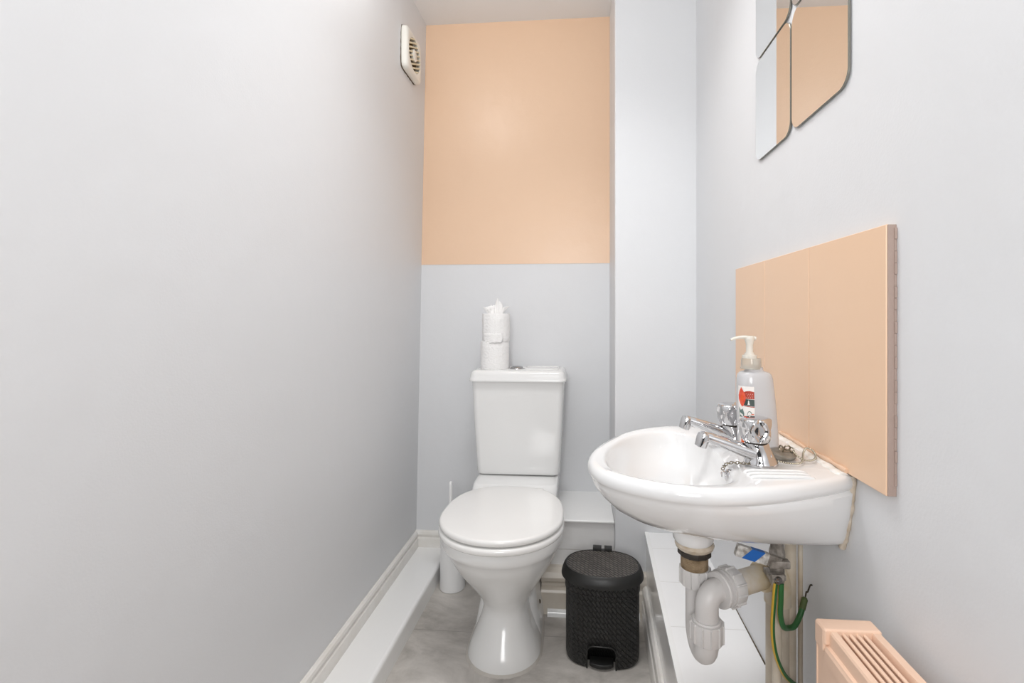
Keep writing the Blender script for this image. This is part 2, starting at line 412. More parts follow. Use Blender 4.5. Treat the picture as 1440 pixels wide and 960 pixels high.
# cistern
bm = bmesh.new()
cs = [(.4235, .140, 1.752), (.4245, .146, 1.744), (.429, .1505, 1.738), (.437, .1530, 1.7345), (.46, .1545, 1.733), (.60, .1625, 1.727), (.74, .1685, 1.722), (.772, .1695, 1.721)]
loft(bm, [ringz(rrect(TX, (yf+1.90)/2, hx, (1.90-yf)/2, .022 if z > .43 else .018, 8), z) for z, hx, yf in cs])
cis = T(obj('cistern', bm, M['porc']))
bm = bmesh.new()
def lo(i): return rrect(TX, 1.806, .1785-i, .1005-i, max(.026-i*.6, .006), 8)
rg = [(.7715, .004), (.7715, .0), (.775, -.0005), (.779, .0), (.785, .003), (.794, .0045), (.801, .0065), (.806, .010), (.8095, .015), (.811, .021)]
rings = [ringz(lo(i), z) for z, i in rg]
loft(bm, rings)
cl = T(obj('cistern_lid', bm, M['porc']))
# shallow tray on the right half of the lid, raised rim
bm = bmesh.new()
pts = [(x, y, .8112) for x, y in rrect(TX+.085, 1.815, .062, .050, .02, 6)]
tube(bm, pts+[pts[0]], .0022, 8, cap=False); obj('moulded_rim', bm, M['porc'], cl)
bm = bmesh.new(); lathe(bm, [(.0001, .0095), (.012, .0090), (.019, .0065), (.0235, .003), (.0250, 0), (.0250, -.002)], (-.2350, 1.790, .8115), n=40)
fb = obj('flush_button', bm, M['chrome_dull'], cl); fb['label'] = 'round chrome flush button'
bm = bmesh.new(); lathe(bm, [(.0255, -.001), (.0285, -.001), (.0285, .0012), (.0255, .0018)], (-.2350, 1.790, .8113), n=40)
obj('button_ring', bm, M['chrome'], cl)

# ------------------------------------------------------------------ toilet rolls
def roll(name, x, y, z, label, seed, h=.1045, r=.0535):
    t = thing(name, label, 'toilet roll', (x, y, z), 'toilet rolls stacked on the cistern')
    rg = random.Random(seed); ph = rg.uniform(0, 6)
    bm = bmesh.new(); n = 72
    def R(k, zz):
        a = 2*PI*k/n
        return r*(1+.008*math.sin(2*a+ph)+.005*math.sin(5*a+zz*60+ph)) + (.0015 if abs(((a-ph) % (2*PI))-.1) < .1 else 0)
    rings = [[(.020*math.cos(2*PI*k/n), .020*math.sin(2*PI*k/n), .004) for k in range(n)]]
    for zz, f in ((.0, .4), (.0, .975), (.002, .995), (.02, 1), (.05, 1.002), (.08, 1), (h-.002, .995), (h, .975), (h, .6)):
        rings.append([(R(k, zz)*f*math.cos(2*PI*k/n), R(k, zz)*f*math.sin(2*PI*k/n), zz) for k in range(n)])
    rings.append([(.020*math.cos(2*PI*k/n), .020*math.sin(2*PI*k/n), h-.001) for k in range(n)])
    rings.append([(.020*math.cos(2*PI*k/n), .020*math.sin(2*PI*k/n), .004) for k in range(n)])
    loft(bm, rings, False, False)
    obj('paper_roll', bm, M['paper'], t)
    bm = bmesh.new()
    lathe(bm, [(.0198, .002), (.0198, h-.002), (.0185, h-.002), (.0185, .002), (.0198, .002)], n=32, cap=False)
    obj('cardboard_tube', bm, mat('cardboard', srgb(190, 166, 136), .9), t)['label'] = 'brown cardboard core'
    return t
ra = roll('toilet_roll', -.3195, 1.786, .8112, 'white toilet roll standing directly on the cistern lid, lower of the stack', 1)
rb_ = roll('toilet_roll', -.3150, 1.786, .9160, 'white toilet roll on top of the stack with tissue poking out of it', 5, h=.1030, r=.0525)
# loose end flap on the upper roll
bm = bmesh.new()
P = []
for i in range(15):
    row = []
    a = math.radians(-140 + i*6.2)
    zt = .03; zb = -.003 - .004*math.sin(PI*i/14) + .002*math.sin(i*1.9)
    for j in range(6):
        zz = zt + (zb-zt)*j/5
        rr_ = .0535 + .0012*math.sin(i*1.3+j) + .0016*j/5
        row.append(bm.verts.new((rr_*math.cos(a), rr_*math.sin(a), zz)))
    P.append(row)
for i in range(14):
    for j in range(5): bm.faces.new((P[i][j], P[i+1][j], P[i+1][j+1], P[i][j+1]))
f = obj('loose_end', bm, M['paper'], rb_); md = f.modifiers.new('s', 'SOLIDIFY'); md.thickness = .0006
# crumpled tissue stuffed in the core
def crumple(seed, R0, hgt, n=64, m=10, lobes=(3, 5, 9), peak=0, lean=(0, 0)):
    rg = random.Random(seed); ph = [rg.uniform(0, 6.28) for _ in range(6)]
    bm = bmesh.new(); rings = []
    for j in range(m+1):
        t = j/m; ring = []
        for k in range(n):
            a = 2*PI*k/n
            w = .5*math.sin(lobes[0]*a+ph[0]) + .32*math.sin(lobes[1]*a+ph[1]+t*2) + .20*math.sin(lobes[2]*a+ph[2]+3*t)
            rr_ = .012*(1-t) + R0*t**.75*(1+.62*w*t)
            z = hgt*t*(.72+.30*math.sin(2*a+ph[3])*t+.22*math.sin(3*a+ph[4])*t) - .012*(1-t)
            d = math.cos(a-peak); z += hgt*.55*max(0, d)**6*t*t
            ring.append((rr_*math.cos(a)+lean[0]*t, rr_*.8*math.sin(a)+lean[1]*t, z))
        rings.append(ring)
    loft(bm, rings, True, False)
    return bm
def sheet(cps, R0, seed, name_label):
    """cps: (angle in degrees, radius at the top, height at the top) round the tuft"""
    rg = random.Random(seed); n = 72; m = 12; bm = bmesh.new(); rings = []
    cps = sorted(cps)
    def at(k):
        a = 360*k/n
        ext = [(cps[-1][0]-360, *cps[-1][1:])] + cps + [(cps[0][0]+360, *cps[0][1:])]
        for p, q in zip(ext, ext[1:]):
            if p[0] <= a < q[0]:
                t = (a-p[0])/(q[0]-p[0]); t = t*t*(3-2*t)
                return p[1]+(q[1]-p[1])*t, p[2]+(q[2]-p[2])*t
    ph = rg.uniform(0, 6)
    for j in range(m+1):
        t = j/m; ring = []
        for k in range(n):
            a = 2*PI*k/n; R1, z1 = at(k)
            w = 1+.13*math.sin(9*a+ph+4*t)*t+.07*math.sin(17*a+ph*2)
            rr_ = (R0*(1-t)+R1*t**.85)*w
            ring.append((rr_*math.cos(a), rr_*.8*math.sin(a), -.012*(1-t)+z1*t*(1+.05*math.sin(13*a+5*t))))
        rings.append(ring)
    loft(bm, rings, True, False)
    o = obj('loose_sheet', bm, M['tissue'], rb_, ang=70, loc=(.000, -.001, .102)); md = o.modifiers.new('s', 'SOLIDIFY'); md.thickness = .0005
    o['label'] = name_label
sheet([(0, .046, .030), (28, .016, .015), (75, .018, .022), (130, .020, .032), (180, .047, .024), (215, .024, .012), (250, .014, .020), (278, .018, .046), (296, .022, .057), (314, .022, .046), (338, .030, .022)], .013, 11, 'crumpled tissue tucked into the core')
sheet([(10, .024, .012), (60, .012, .036), (110, .020, .018), (160, .022, .034), (205, .030, .018), (250, .012, .034), (330, .020, .030)], .011, 23, 'inner fold of crumpled tissue')

# ------------------------------------------------------------------ toilet brush
br = thing('toilet_brush', 'white toilet brush in a tall round plastic holder left of the toilet', 'toilet brush', (-.472, 1.745, 0))
bm = bmesh.new()
lathe(bm, [(.0001, 0), (.044, 0), (.0465, .003), (.0465, .01), (.0455, .06), (.0450, .24), (.0475, .245), (.0490, .252), (.0480, .260), (.043, .266), (.030, .270), (.012, .272), (.0001, .272)], n=48)
obj('holder', bm, M['brushp'], br)
bm = bmesh.new(); lathe(bm, [(.0001, .25), (.0065, .25), (.0065, .385), (.0055, .394), (.003, .397), (.0001, .398)], n=20)
obj('handle', bm, M['brushp'], br, loc=(-.004, -.012, 0))

# ------------------------------------------------------------------ pedal bin
binn = thing('pedal_bin', 'small black woven-pattern plastic pedal bin on the floor beside the toilet', 'bin', (.068, 1.44, 0), rz=math.radians(-3))
def bo(hx, yf, yb, e=2.7, n=96): return egg(0, yf, yb, hx, -.004, e, 3.0, n)
def uv_cyl(o, scale=1.):
    me = o.data; uv = me.uv_layers.new(name='UVMap')
    for p in me.polygons:
        angs = []
        for li in p.loop_indices:
            v = me.vertices[me.loops[li].vertex_index].co
            angs.append(math.atan2(v.y, v.x))
        if max(angs)-min(angs) > PI: angs = [a+2*PI if a < 0 else a for a in angs]
        for li, a in zip(p.loop_indices, angs):
            v = me.vertices[me.loops[li].vertex_index].co
            if abs(p.normal.z) > .7: uv.data[li].uv = (v.x, v.y)
            else: uv.data[li].uv = (a*.105, v.z)
bm = bmesh.new()
rings = []
for z, s in ((.0, .90), (.002, .95), (.008, .985), (.018, 1.0), (.10, 1.0), (.205, 1.0)):
    rings.append(ringz(bo(.1085*s, -.074*s, .078*s), z))
rings += [ringz(bo(.1105, -.077, .080), .208), ringz(bo(.1110, -.078, .080), .243)]
loft(bm, rings)
body = obj('body', bm, M['binweave'], binn)
# cut the pedal arch
bmc = bmesh.new()
arch = [(-.041, -.01), (.041, -.01), (.041, .044)] + [(.041-.017+.017*math.cos(a), .044+.021*math.sin(a)) for a in [PI/2*k/5 for k in range(1, 6)]] + \
       [(-.024+.017*math.cos(a), .044+.021*math.sin(a)) for a in [PI/2+PI/2*k/5 for k in range(0, 6)]]
loft(bmc, [[(x-.002, y, z) for x, z in arch] for y in (-.12, -.035)])
cut = obj('cutter', bmc, M['bin'])
cut.location = binn.location; cut.rotation_euler = binn.rotation_euler
md = body.modifiers.new('b', 'BOOLEAN'); md.operation = 'DIFFERENCE'; md.object = cut; md.solver = 'EXACT'
bpy.context.view_layer.update()
dg = bpy.context.evaluated_depsgraph_get()
nm = bpy.data.meshes.new_from_object(body.evaluated_get(dg)); body.modifiers.clear(); body.data = nm
bpy.data.objects.remove(cut, do_unlink=True)
uv_cyl(body)
bm = bmesh.new()                # raised band round the arch
tube(bm, [(-.0435, -.0712, .002), (-.0435, -.0712, .046), (-.041, -.0716, .057), (-.034, -.0724, .0635), (-.024, -.0734, .0662), (-.002, -.0742, .0665), (.020, -.0734, .0662), (.030, -.0724, .0635), (.037, -.0716, .057), (.0395, -.0712, .046), (.0395, -.0712, .002)], .0022, 8)
obj('arch_trim', bm, M['bin'], binn)
bm = bmesh.new()
pts = [(-.036, -.045), (.032, -.045), (.032, -.068), (.024, -.075), (.011, -.0795), (-.002, -.081), (-.015, -.0795), (-.028, -.075), (-.036, -.068)]
loft(bm, [ringz(pts, .008), ringz(pts, .017), [(x*.93-.0001, y*.985, .0185) for x, y in pts]])
obj('pedal', bm, M['bin'], binn)
bm = bmesh.new()
def bl(i, e=2.25): return egg(0, -.0955+i, .088-i*.8, .1215-i, -.006, 2.15, 2.35, 96)
rings = [ringz(bl(.004), .240), ringz(bl(.0), .2405), ringz(bl(.0), .245), ringz(bl(.002), .252), ringz(bl(.006), .262), ringz(bl(.010), .268), ringz(bl(.013), .2705), ringz(bl(.0145), .2695), ringz(bl(.0165), .2690)]
loft(bm, rings)
for f in bm.faces: f.material_index = 1 if (abs(f.calc_center_median().z-.2690) < .0003 and len(f.verts) > 8) else 0
lidb = obj('lid', bm, [M['bin'], M['binlid']], binn)
uv_cyl(lidb)
bm = bmesh.new(); box(bm, -.030, -.003, .070, .094, .262, .2775, bev=.001); box(bm, .006, .030, .070, .094, .262, .2775, bev=.001); box(bm, -.026, .026, .082, .096, .215, .266, bev=.001)
obj('hinge', bm, M['bin'], binn)

# ------------------------------------------------------------------ basin
basin = thing('wash_basin', 'small white wall-mounted hand basin under the peach splashback', 'wash basin', (XR, .81, .785))
def Bp(o): o.parent = basin; o.location = (-XR, -.81, -.785); return o
NB = 180; BC = (.150, .806)
def polar(cp, closed=True, n=NB, c=BC, dense=14, linear_tail=False):
    d = spline([(x, y, 0) for x, y in cp], dense, True)
    A = [(math.atan2(p.y-c[1], p.x-c[0]) % (2*PI), math.hypot(p.x-c[0], p.y-c[1])) for p in d]
    A.sort(); out = []
    A = [(A[-1][0]-2*PI, A[-1][1])] + A + [(A[0][0]+2*PI, A[0][1])]
    for k in range(n):
        a = 2*PI*k/n
        for i in range(len(A)-1):
            if A[i][0] <= a < A[i+1][0]:
                t = (a-A[i][0])/(A[i+1][0]-A[i][0]+1e-12); r = A[i][1]*(1-t)+A[i+1][1]*t
                out.append((c[0]+r*math.cos(a), c[1]+r*math.sin(a))); break
    return out
outer = polar([(.3885, .7085), (.3895, .7120), (.3895, .76), (.3895, .81), (.3895, .87), (.3895, .920), (.3885, .9250), (.372, .940), (.330, .965), (.27, .990), (.215, .9985), (.170, .993), (.120, .966), (.083, .930), (.056, .888),
               (.030, .835), (.0155, .785), (.0135, .740), (.0245, .702), (.048, .673), (.082, .650), (.120, .634), (.165, .626), (.215, .630), (.27, .646), (.325, .670), (.362, .689), (.380, .700)])
bowlo = polar([(.216, .700), (.226, .76), (.228, .83), (.222, .895), (.205, .935), (.172, .948), (.135, .936), (.098, .905), (.070, .862), (.051, .815), (.043, .765), (.048, .718), (.068, .689), (.100, .667), (.140, .655), (.180, .658), (.205, .672)])
def lerp(A, B, t): return [(a[0]+(b[0]-a[0])*t, a[1]+(b[1]-a[1])*t) for a, b in zip(A, B)]
def inset(A, d): # towards centre by distance d (not at the wall)
    out = []
    for x, y in A:
        L = math.hypot(x-BC[0], y-BC[1]); k = (L-d)/L
        nx, ny = BC[0]+(x-BC[0])*k, BC[1]+(y-BC[1])*k
        if x > .3885: nx = x
        out.append((nx, ny))
    return out
def level(xl, yn, wall=1.):
    """outer outline shrunk so its left reaches xl and its near side yn; wall = scale at the wall"""
    sm = (.806-yn)/(.806-.626); out = []
    for x, y in outer:
        t = (x-.0135)/(.3895-.0135)
        s = sm*(1-t**3) + wall*t**3
        out.append((.3895-(.3895-x)*(.3895-xl)/(.3895-.0135), .806+(y-.806)*s))
    return out
def bsc(s, dx=0, cx=.140): return [(cx+dx+(x-cx)*s, .803+(y-.803)*s) for x, y in bowlo]
BODY = [(.0195, .634, .99, .7580), (.0235, .640, .975, .7480), (.033, .650, .95, .7340), (.050, .665, .90, .7160), (.074, .684, .85, .7000), (.101, .704, .81, .6870), (.128, .724, .77, .6780), (.152, .744, .70, .6725), (.175, .762, .56, .6700)]
rings = [
    ringz(bsc(.08, .022), .7060), ringz(bsc(.28, .019), .7075), ringz(bsc(.46, .015), .7120), ringz(bsc(.62, .011), .7195), ringz(bsc(.75, .007), .7295), ringz(bsc(.84, .004), .7400), ringz(bsc(.91, .002), .7520), ringz(bsc(.955, .001), .7640), ringz(bsc(.985), .7740), ringz(bsc(1.01), .7800),
    ringz(inset(lerp(bowlo, outer, .10), -.000), .7830), ringz(lerp(bowlo, outer, .25), .7850),
    ringz(lerp(bowlo, outer, .55), .7856), ringz(inset(outer, .012), .7860), ringz(inset(outer, .0060), .7845), ringz(inset(outer, .0025), .7815), ringz(inset(outer, .0005), .7770), ringz(outer, .7730),
    ringz(inset(outer, .0008), .7690), ringz(inset(outer, .0035), .7650), ringz(inset(outer, .0065), .7625),
    *[ringz(level(a_, b_, c_), d_) for a_, b_, c_, d_ in BODY], ringz(level(.20, .780, .4), .6690)]
bm = bmesh.new(); loft(bm, rings)
# soap ridges
for i, y in enumerate((.682, .6945, .707)):
    tube(bm, spline([(.236, y, .7820), (.243, y, .7868), (.28, y, .7875), (.315, y+.001, .7868), (.325, y+.001, .7820)], 5), .0027, 10)
# waste boss underneath
lathe(bm, [(.036, .030), (.034, .012), (.0325, .004), (.030, 0), (.0001, 0)], (.1885, .81, .637), n=40, cap=False)
Bp(obj('bowl', bm, M['porc_basin'], ang=50))
# overflow stay + sealant
bm = bmesh.new()
base = Vector((.2195, .729, .7730))
lathe(bm, [(.0001, .004), (.006, .0035), (.0090, .001), (.0090, -.005)], base, (-1, 0, .15), 20)
tube(bm, [(.2175, .728, .777), (.213, .727, .779), (.2105, .727, .777), (.2110, .727, .771)], .0014, 8)
Bp(obj('chain_stay', bm, M['chrome']))
bm = bmesh.new(); rg = random.Random(4); pts = []; rad = []
for i in range(46):
    t = i/45; y = .703+.228*t
    pts.append((.3705-.001*math.sin(i*.5), y, .7845+rg.uniform(-.0002, .0004))); w_ = .0085+.0014*math.sin(i*.9)+rg.uniform(-.0006, .0008); rad.append((.0042, w_))
tube(bm, pts, rad, 12, prof=[(math.cos(2*PI*k/12), math.sin(2*PI*k/12)) for k in range(12)])
Bp(obj('sealant', bm, M['caulk'], ang=80))
bm = bmesh.new(); pts = []; rad = []
for i in range(24):
    t = i/23; pts.append((.3865, .7065+.028*t**1.4+rg.uniform(-.001, .001), .784-.116*t)); rad.append(.0045+rg.uniform(-.0008, .0015))
tube(bm, pts, rad, 10); o = Bp(obj('sealant', bm, M['caulkd'], ang=80)); o['label'] = 'stained sealant down the near side of the basin'
bm = bmesh.new(); pts = []; rad = []
for i in range(40):
    t = i/39; pts.append((.3765, .705+.225*t, .7900+rg.uniform(-.0003, .0004)+.001*math.sin(t*9))); rad.append(.0034+.0008*math.sin(i*.8))
tube(bm, pts, rad, 8)
# ------------------------------------------------------------------ splashback
spl = thing('splashback', 'peach painted tile splashback fixed to the right wall above the basin', 'splashback', (XR, .90, .786))
def Sp(o): o.parent = spl; o.location = (-XR, -.90, -.786); return o
Sp(obj('paint_smear', bm, M['peach_smear'], ang=80))
bm = bmesh.new()
for a, b in ((.6215, .8205), (.8217, 1.0102), (1.0114, 1.1925)): box(bm, .3785, .3885, a, b, .7865, 1.1235, bev=.0012, seg=2)
box(bm, .3795, .3880, .625, 1.19, .790, 1.12)
Sp(obj('tile_face', bm, M['peach_tile'], ang=30))
bm = bmesh.new(); box(bm, .3800, .3900, .6195, .6225, .7870, 1.1230, bev=.0006)
for i in range(22):
    z = .80+i*.0145; box(bm, .3868, .3899, .6180+.0005*math.sin(i*2.3), .6215, z, z+.0143, bev=.0008)
o = Sp(obj('tile_edge', bm, M['taupe'])); o['label'] = 'bare grey-brown tile edge with adhesive'

# ------------------------------------------------------------------ taps
def make_tap(label, loc):
    t = thing('pillar_tap', label, 'tap', loc, 'chrome pillar taps on the basin')
    bm = bmesh.new()
    rings = []
    for z, r, dx, sx in ((0, .0245, -.004, 1), (.0025, .0250, -.004, 1), (.006, .0238, -.004, 1), (.010, .0215, -.004, 1), (.016, .0195, -.005, 1), (.022, .0182, -.007, 1), (.027, .0175, -.009, 1), (.0315, .0176, -.0105, 1), (.033, .0168, -.011, 1)):
        rings.append([(dx+r*math.cos(2*PI*k/40), r*.92*math.sin(2*PI*k/40), z) for k in range(40)])
    loft(bm, rings)
    # spout: a tapering D-section bar sweeping out of the body
    prof = []
    for k in range(24):
        a = 2*PI*k/24; prof.append((math.copysign(abs(math.cos(a))**.75, math.cos(a)), math.copysign(abs(math.sin(a))**.85, math.sin(a))))
    tube(bm, spline([(.004, 0, .0115), (-.014, 0, .0165), (-.035, 0, .0235), (-.060, 0, .0325), (-.080, 0, .0395), (-.090, 0, .0425)], 5), [ (a, b) for a, b in
         [(.0125+(.0070-.0125)*min(1, i/22), .0165+(.0085-.0165)*min(1, i/22)) for i in range(26)]], prof=prof, n=24)
    # turned-down nozzle
    lathe(bm, [(.0001, .0085), (.0060, .0082), (.0092, .0058), (.0102, .000), (.0098, -.008), (.0092, -.0140), (.0074, -.0150), (.0070, -.010), (.0001, -.010)], (-.0900, 0, .0400), (.32, 0, 1), 28, cap=False)
    obj('tap_body', bm, M['chrome'], t, ang=35)
    bm = bmesh.new()
    lathe(bm, [(.0001, .0320), (.0160, .0320), (.0160, .0360), (.0001, .0360)], (-.011, 0, 0), n=32)
    obj('washer', bm, M['rubber'], t)
    bm = bmesh.new(); n = 96; rings = []
    zs = [(z-.0045, r*1.09) for z, r in [(.0400, .0155), (.0405, .0175), (.043, .0190), (.046, .0200), (.0485, .0206), (.051, .0211), (.0535, .0216), (.056, .0219), (.0585, .0221), (.061, .0222), (.0635, .0222), (.066, .0221), (.069, .0218), (.072, .0208), (.0740, .0190), (.0755, .0150), (.0762, .0090), (.0764, .0010)]]
    for z, r in zs:
        ring = []
        for k in range(n):
            a = 2*PI*k/n; d = 0
            for q in range(5):
                da = (a-(q*2*PI/5-PI/2-.12)+PI) % (2*PI)-PI
                s = 1-abs(da/.58)**1.25-abs((z-.0540)/.0180)**1.25
                if s > 0: d = max(d, .0040*min(1, s*2.6))
            ring.append((-.0115+(r-d)*math.cos(a), (r-d)*math.sin(a), z))
        rings.append(ring)
    loft(bm, rings)
    obj('handle', bm, M['chrome'], t, ang=28)
    return t
tp = make_tap('chrome pillar tap nearer the viewer, with the bottle behind it', (.2775, .745, .7855))
tp.rotation_euler = (0, 0, math.radians(3))
tq = child_empty_dup(tp, (.2775, .861, .7855), 'chrome pillar tap farther away, half hidden by the soap bottle')

# ------------------------------------------------------------------ soap bottle
bot = thing('soap_bottle', 'pump bottle of clear hand soap with red label standing between the taps', 'soap bottle', (.2915, .814, .7857), rz=math.radians(0))
def bot_r(z, a):
    prof = [(0, .0295, .0225), (.004, .0325, .0245), (.03, .0325, .0245), (.07, .0318, .0235), (.105, .0300, .0225), (.120, .0290, .0218), (.1275, .0272, .0200), (.1310, .0235, .0175), (.1335, .0155, .0145), (.136, .0135, .0135), (.140, .0135, .0135)]
    for (z0, a0, b0), (z1, a1, b1) in zip(prof, prof[1:]):
        if z0 <= z <= z1:
            t = (z-z0)/(z1-z0); A = a0+(a1-a0)*t; B = b0+(b1-b0)*t
            return A*math.copysign(abs(math.cos(a))**(2/2.5), math.cos(a)), B*math.copysign(abs(math.sin(a))**(2/2.5), math.sin(a))
def bot_p(z, a, off=0):
    x, y = bot_r(z, a); L = math.hypot(x, y)
    dx = (.0035 if x > 0 else .0035)*(1-z/.13)*abs(x)/.03
    return (x*.955*(1+off/L)-.003*min(1, z/.13)+dx, y*(1+off/L), z)
bm = bmesh.new()
zs = [0, .001, .004, .015, .03, .05, .07, .09, .105, .112, .120, .124, .1275, .1295, .1310, .1325, .1335, .136, .140]
loft(bm, [[bot_p(z, 2*PI*k/64, -.003 if z == 0 else 0) for k in range(64)] for z in zs])
obj('bottle', bm, M['bottle'], bot, ang=50)
bm = bmesh.new()
lathe(bm, [(.0001, 0), (.0165, 0), (.0165, .002), (.0158, .003), (.0152, .016), (.0148, .0175), (.0001, .0175)], (-.0080, 0, .137), n=40)
obj('collar', bm, M['clearp'], bot)
bm = bmesh.new()
lathe(bm, [(.0001, 0), (.0115, 0), (.0115, .0045), (.008, .006), (.0075, .008), (.0055, .010), (.0055, .022), (.0075, .030), (.0080, .0335), (.0065, .0365), (.0001, .037)], (-.0105, 0, .1545), n=28)
tube(bm, spline([(-.0015, 0, .1870), (-.018, 0, .1890), (-.031, 0, .1880), (-.0410, 0, .1845)], 5), [(.0034-.0016*i/15, .0055-.0026*i/15) for i in range(16)], n=16,
     prof=[(math.cos(2*PI*k/16), math.sin(2*PI*k/16)) for k in range(16)])
obj('pump', bm, M['pump'], bot, ang=50)
# label: curved patches that follow the bottle
LA0, LA1 = math.radians(190), math.radians(257)     # around the left and front
def lab_pt(u, v, off):      # u 0..1 across the label, v 0..1 up
    return bot_p(.010+.100*v, LA0+(LA1-LA0)*u, off)
def patch(bm, poly, off, mi, res=14):
    """fill a star-shaped polygon in label space, subdivided so it follows the curve"""
    if mi or len(poly) != 4 or off > .0004:
        ym = lambda y: .66+(y-.42)*.58 if y >= .42 else (.40+(y-.08)*.735 if y >= .08 else y*1.1+.05)
        poly = [(x, ym(y)) for x, y in poly]
    cx = sum(p[0] for p in poly)/len(poly); cy = sum(p[1] for p in poly)/len(poly)
    dense = []
    for a, b in zip(poly, poly[1:]+poly[:1]):
        L = math.hypot(a[0]-b[0], a[1]-b[1]); k = max(1, int(L*res))
        for i in range(k): dense.append((a[0]+(b[0]-a[0])*i/k, a[1]+(b[1]-a[1])*i/k))
    c = bm.verts.new(lab_pt(cx, cy, off)); R = []
    for s in (.34, .67, 1.): R.append([bm.verts.new(lab_pt(cx+(x-cx)*s, cy+(y-cy)*s, off)) for x, y in dense])
    n = len(dense)
    for i in range(n):
        j = (i+1) % n
        f = bm.faces.new((c, R[0][i], R[0][j])); f.material_index = mi
        for a, b in zip(R, R[1:]):
            f = bm.faces.new((a[i], a[j], b[j], b[i])); f.material_index = mi
bm = bmesh.new()
patch(bm, [(0, 0), (1, 0), (1, 1), (0, 1)], .0003, 0)
heart = [(.34, .425), (.46, .50), (.56, .62), (.58, .72), (.52, .80), (.42, .88), (.28, .98), (.14, .86), (.05, .74), (.08, .62), (.20, .50)]
patch(bm, [(.40, .66), (1, .66), (1, .86), (.80, .885), (.58, .87), (.42, .83)], .0005, 2)
patch(bm, [(.44, .48), (1, .455), (1, .65), (.44, .655)], .0005, 3)
patch(bm, [(.40, .455), (1, .425), (1, .448), (.40, .475)], .0005, 2)
patch(bm, heart, .0007, 1)
patch(bm, [(.30, .62), (.40, .58), (.44, .68), (.36, .78), (.28, .72)], .0009, 4)
# small white motif on the dark band (tree/ampersand like)
for tri in ([(.66, .50), (.80, .50), (.73, .57)], [(.68, .54), (.78, .54), (.73, .60)], [(.69, .575), (.77, .575), (.73, .63)]): patch(bm, tri, .0008, 0)
for i in range(7):
    for j in range(3):
        x, y = .60+i*.055+(j % 2)*.027, .70+j*.048
        patch(bm, [(x-.012, y), (x, y-.012), (x+.012, y), (x, y+.012)], .0007, 4 if (i+j) % 2 else 0)
patch(bm, [(.10, .20), (.42, .10), (.46, .30), (.36, .40), (.22, .36), (.08, .42)], .0005, 5)
patch(bm, [(.16, .26), (.38, .22), (.38, .27), (.16, .31)], .0007, 0)
patch(bm, [(.16, .20), (.38, .155), (.38, .18), (.16, .225)], .0007, 0)
circ = [(.76+.13*math.cos(a), .26+.10*math.sin(a)) for a in [2*PI*k/18 for k in range(18)]]
patch(bm, circ, .0005, 5); patch(bm, [(.76+.10*math.cos(a), .265+.077*math.sin(a)) for a in [2*PI*k/18 for k in range(18)]], .0007, 0)
patch(bm, [(.78, .17), (.92, .17), (.97, .30), (.86, .30), (.80, .24)], .0009, 4)
patch(bm, [(.15, .0), (.70, .0), (.45, .06), (.20, .09)], .0006, 4)
obj('label', bm, [M['label'], M['labred'], M['labbrown'], M['labgreen'], M['laborange'], M['labtag']], bot, ang=80)

# ------------------------------------------------------------------ plug and chain
pl = thing('basin_plug', 'grey basin plug with ball chain lying on the basin behind the near tap', 'basin plug', (.3180, .779, .7885))
bm = bmesh.new()
lathe(bm, [(.0001, 0), (.0185, 0), (.0205, .003), (.0210, .006), (.0195, .008), (.012, .0095), (.0001, .0098)], (0, 0, .0), (.05, -.10, 1), 36)
obj('plug', bm, M['plug'], pl)
bm = bmesh.new()
def ring3(bm, c, r, t, ax):
    q = Vector((0, 0, 1)).rotation_difference(Vector(ax).normalized())
    pts = [Vector(c)+q @ Vector((r*math.cos(2*PI*k/14), r*math.sin(2*PI*k/14), 0)) for k in range(15)]
    tube(bm, pts, t, 6, cap=False)
ring3(bm, (-.002, -.004, .0130), .0050, .0013, (1, .2, .1)); ring3(bm, (.006, -.006, .0150), .0045, .0012, (.1, 1, .5)); ring3(bm, (.012, -.008, .0125), .0040, .0011, (.9, .5, .1))
obj('swivel_ring', bm, M['chain'], pl)
bm = bmesh.new()
path = spline([(.013, -.011, .011), (.016, -.022, .006), (.022, -.027, .0025), (.036, -.024, .002), (.048, -.008, .003), (.052, .010, .0075), (.044, .014, .010), (.034, .002, .006), (.026, -.014, .004),
               (.014, -.036, .0015), (.002, -.042, .0015), (-.010, -.039, .0015), (-.019, -.031, .0020)], 16)
acc = 0; last = path[0]; beads = [path[0]]
for p in path[1:]:
    acc += (p-last).length; last = p
    if acc > .0029: beads.append(p); acc = 0
for p in beads:
    bmesh.ops.create_icosphere(bm, subdivisions=1, radius=.00175, matrix=Matrix.Translation(p))
tube(bm, path, .0005, 5)
o = obj('chain', bm, M['chain'], pl); o['label'] = 'fine ball chain'
bm = bmesh.new()
path = spline([(.2110, .727, .7770), (.2150, .728, .7850), (.2220, .730, .7885), (.232, .732, .7890), (.245, .732, .7880), (.258, .734, .7868)], 12)
acc = 0; last = path[0]; i = 0
for p in path[1:]:
    acc += (p-last).length; last = p
    if acc > .0040:
        i += 1; acc = 0
        ring3(bm, p-Vector((.3180, .779, .7865)), .0022, .0008, (0, 1, .2) if i % 2 else (.3, 0, 1))
o = obj('chain', bm, M['chain'], pl); o['label'] = 'link chain running from the overflow to the tap'

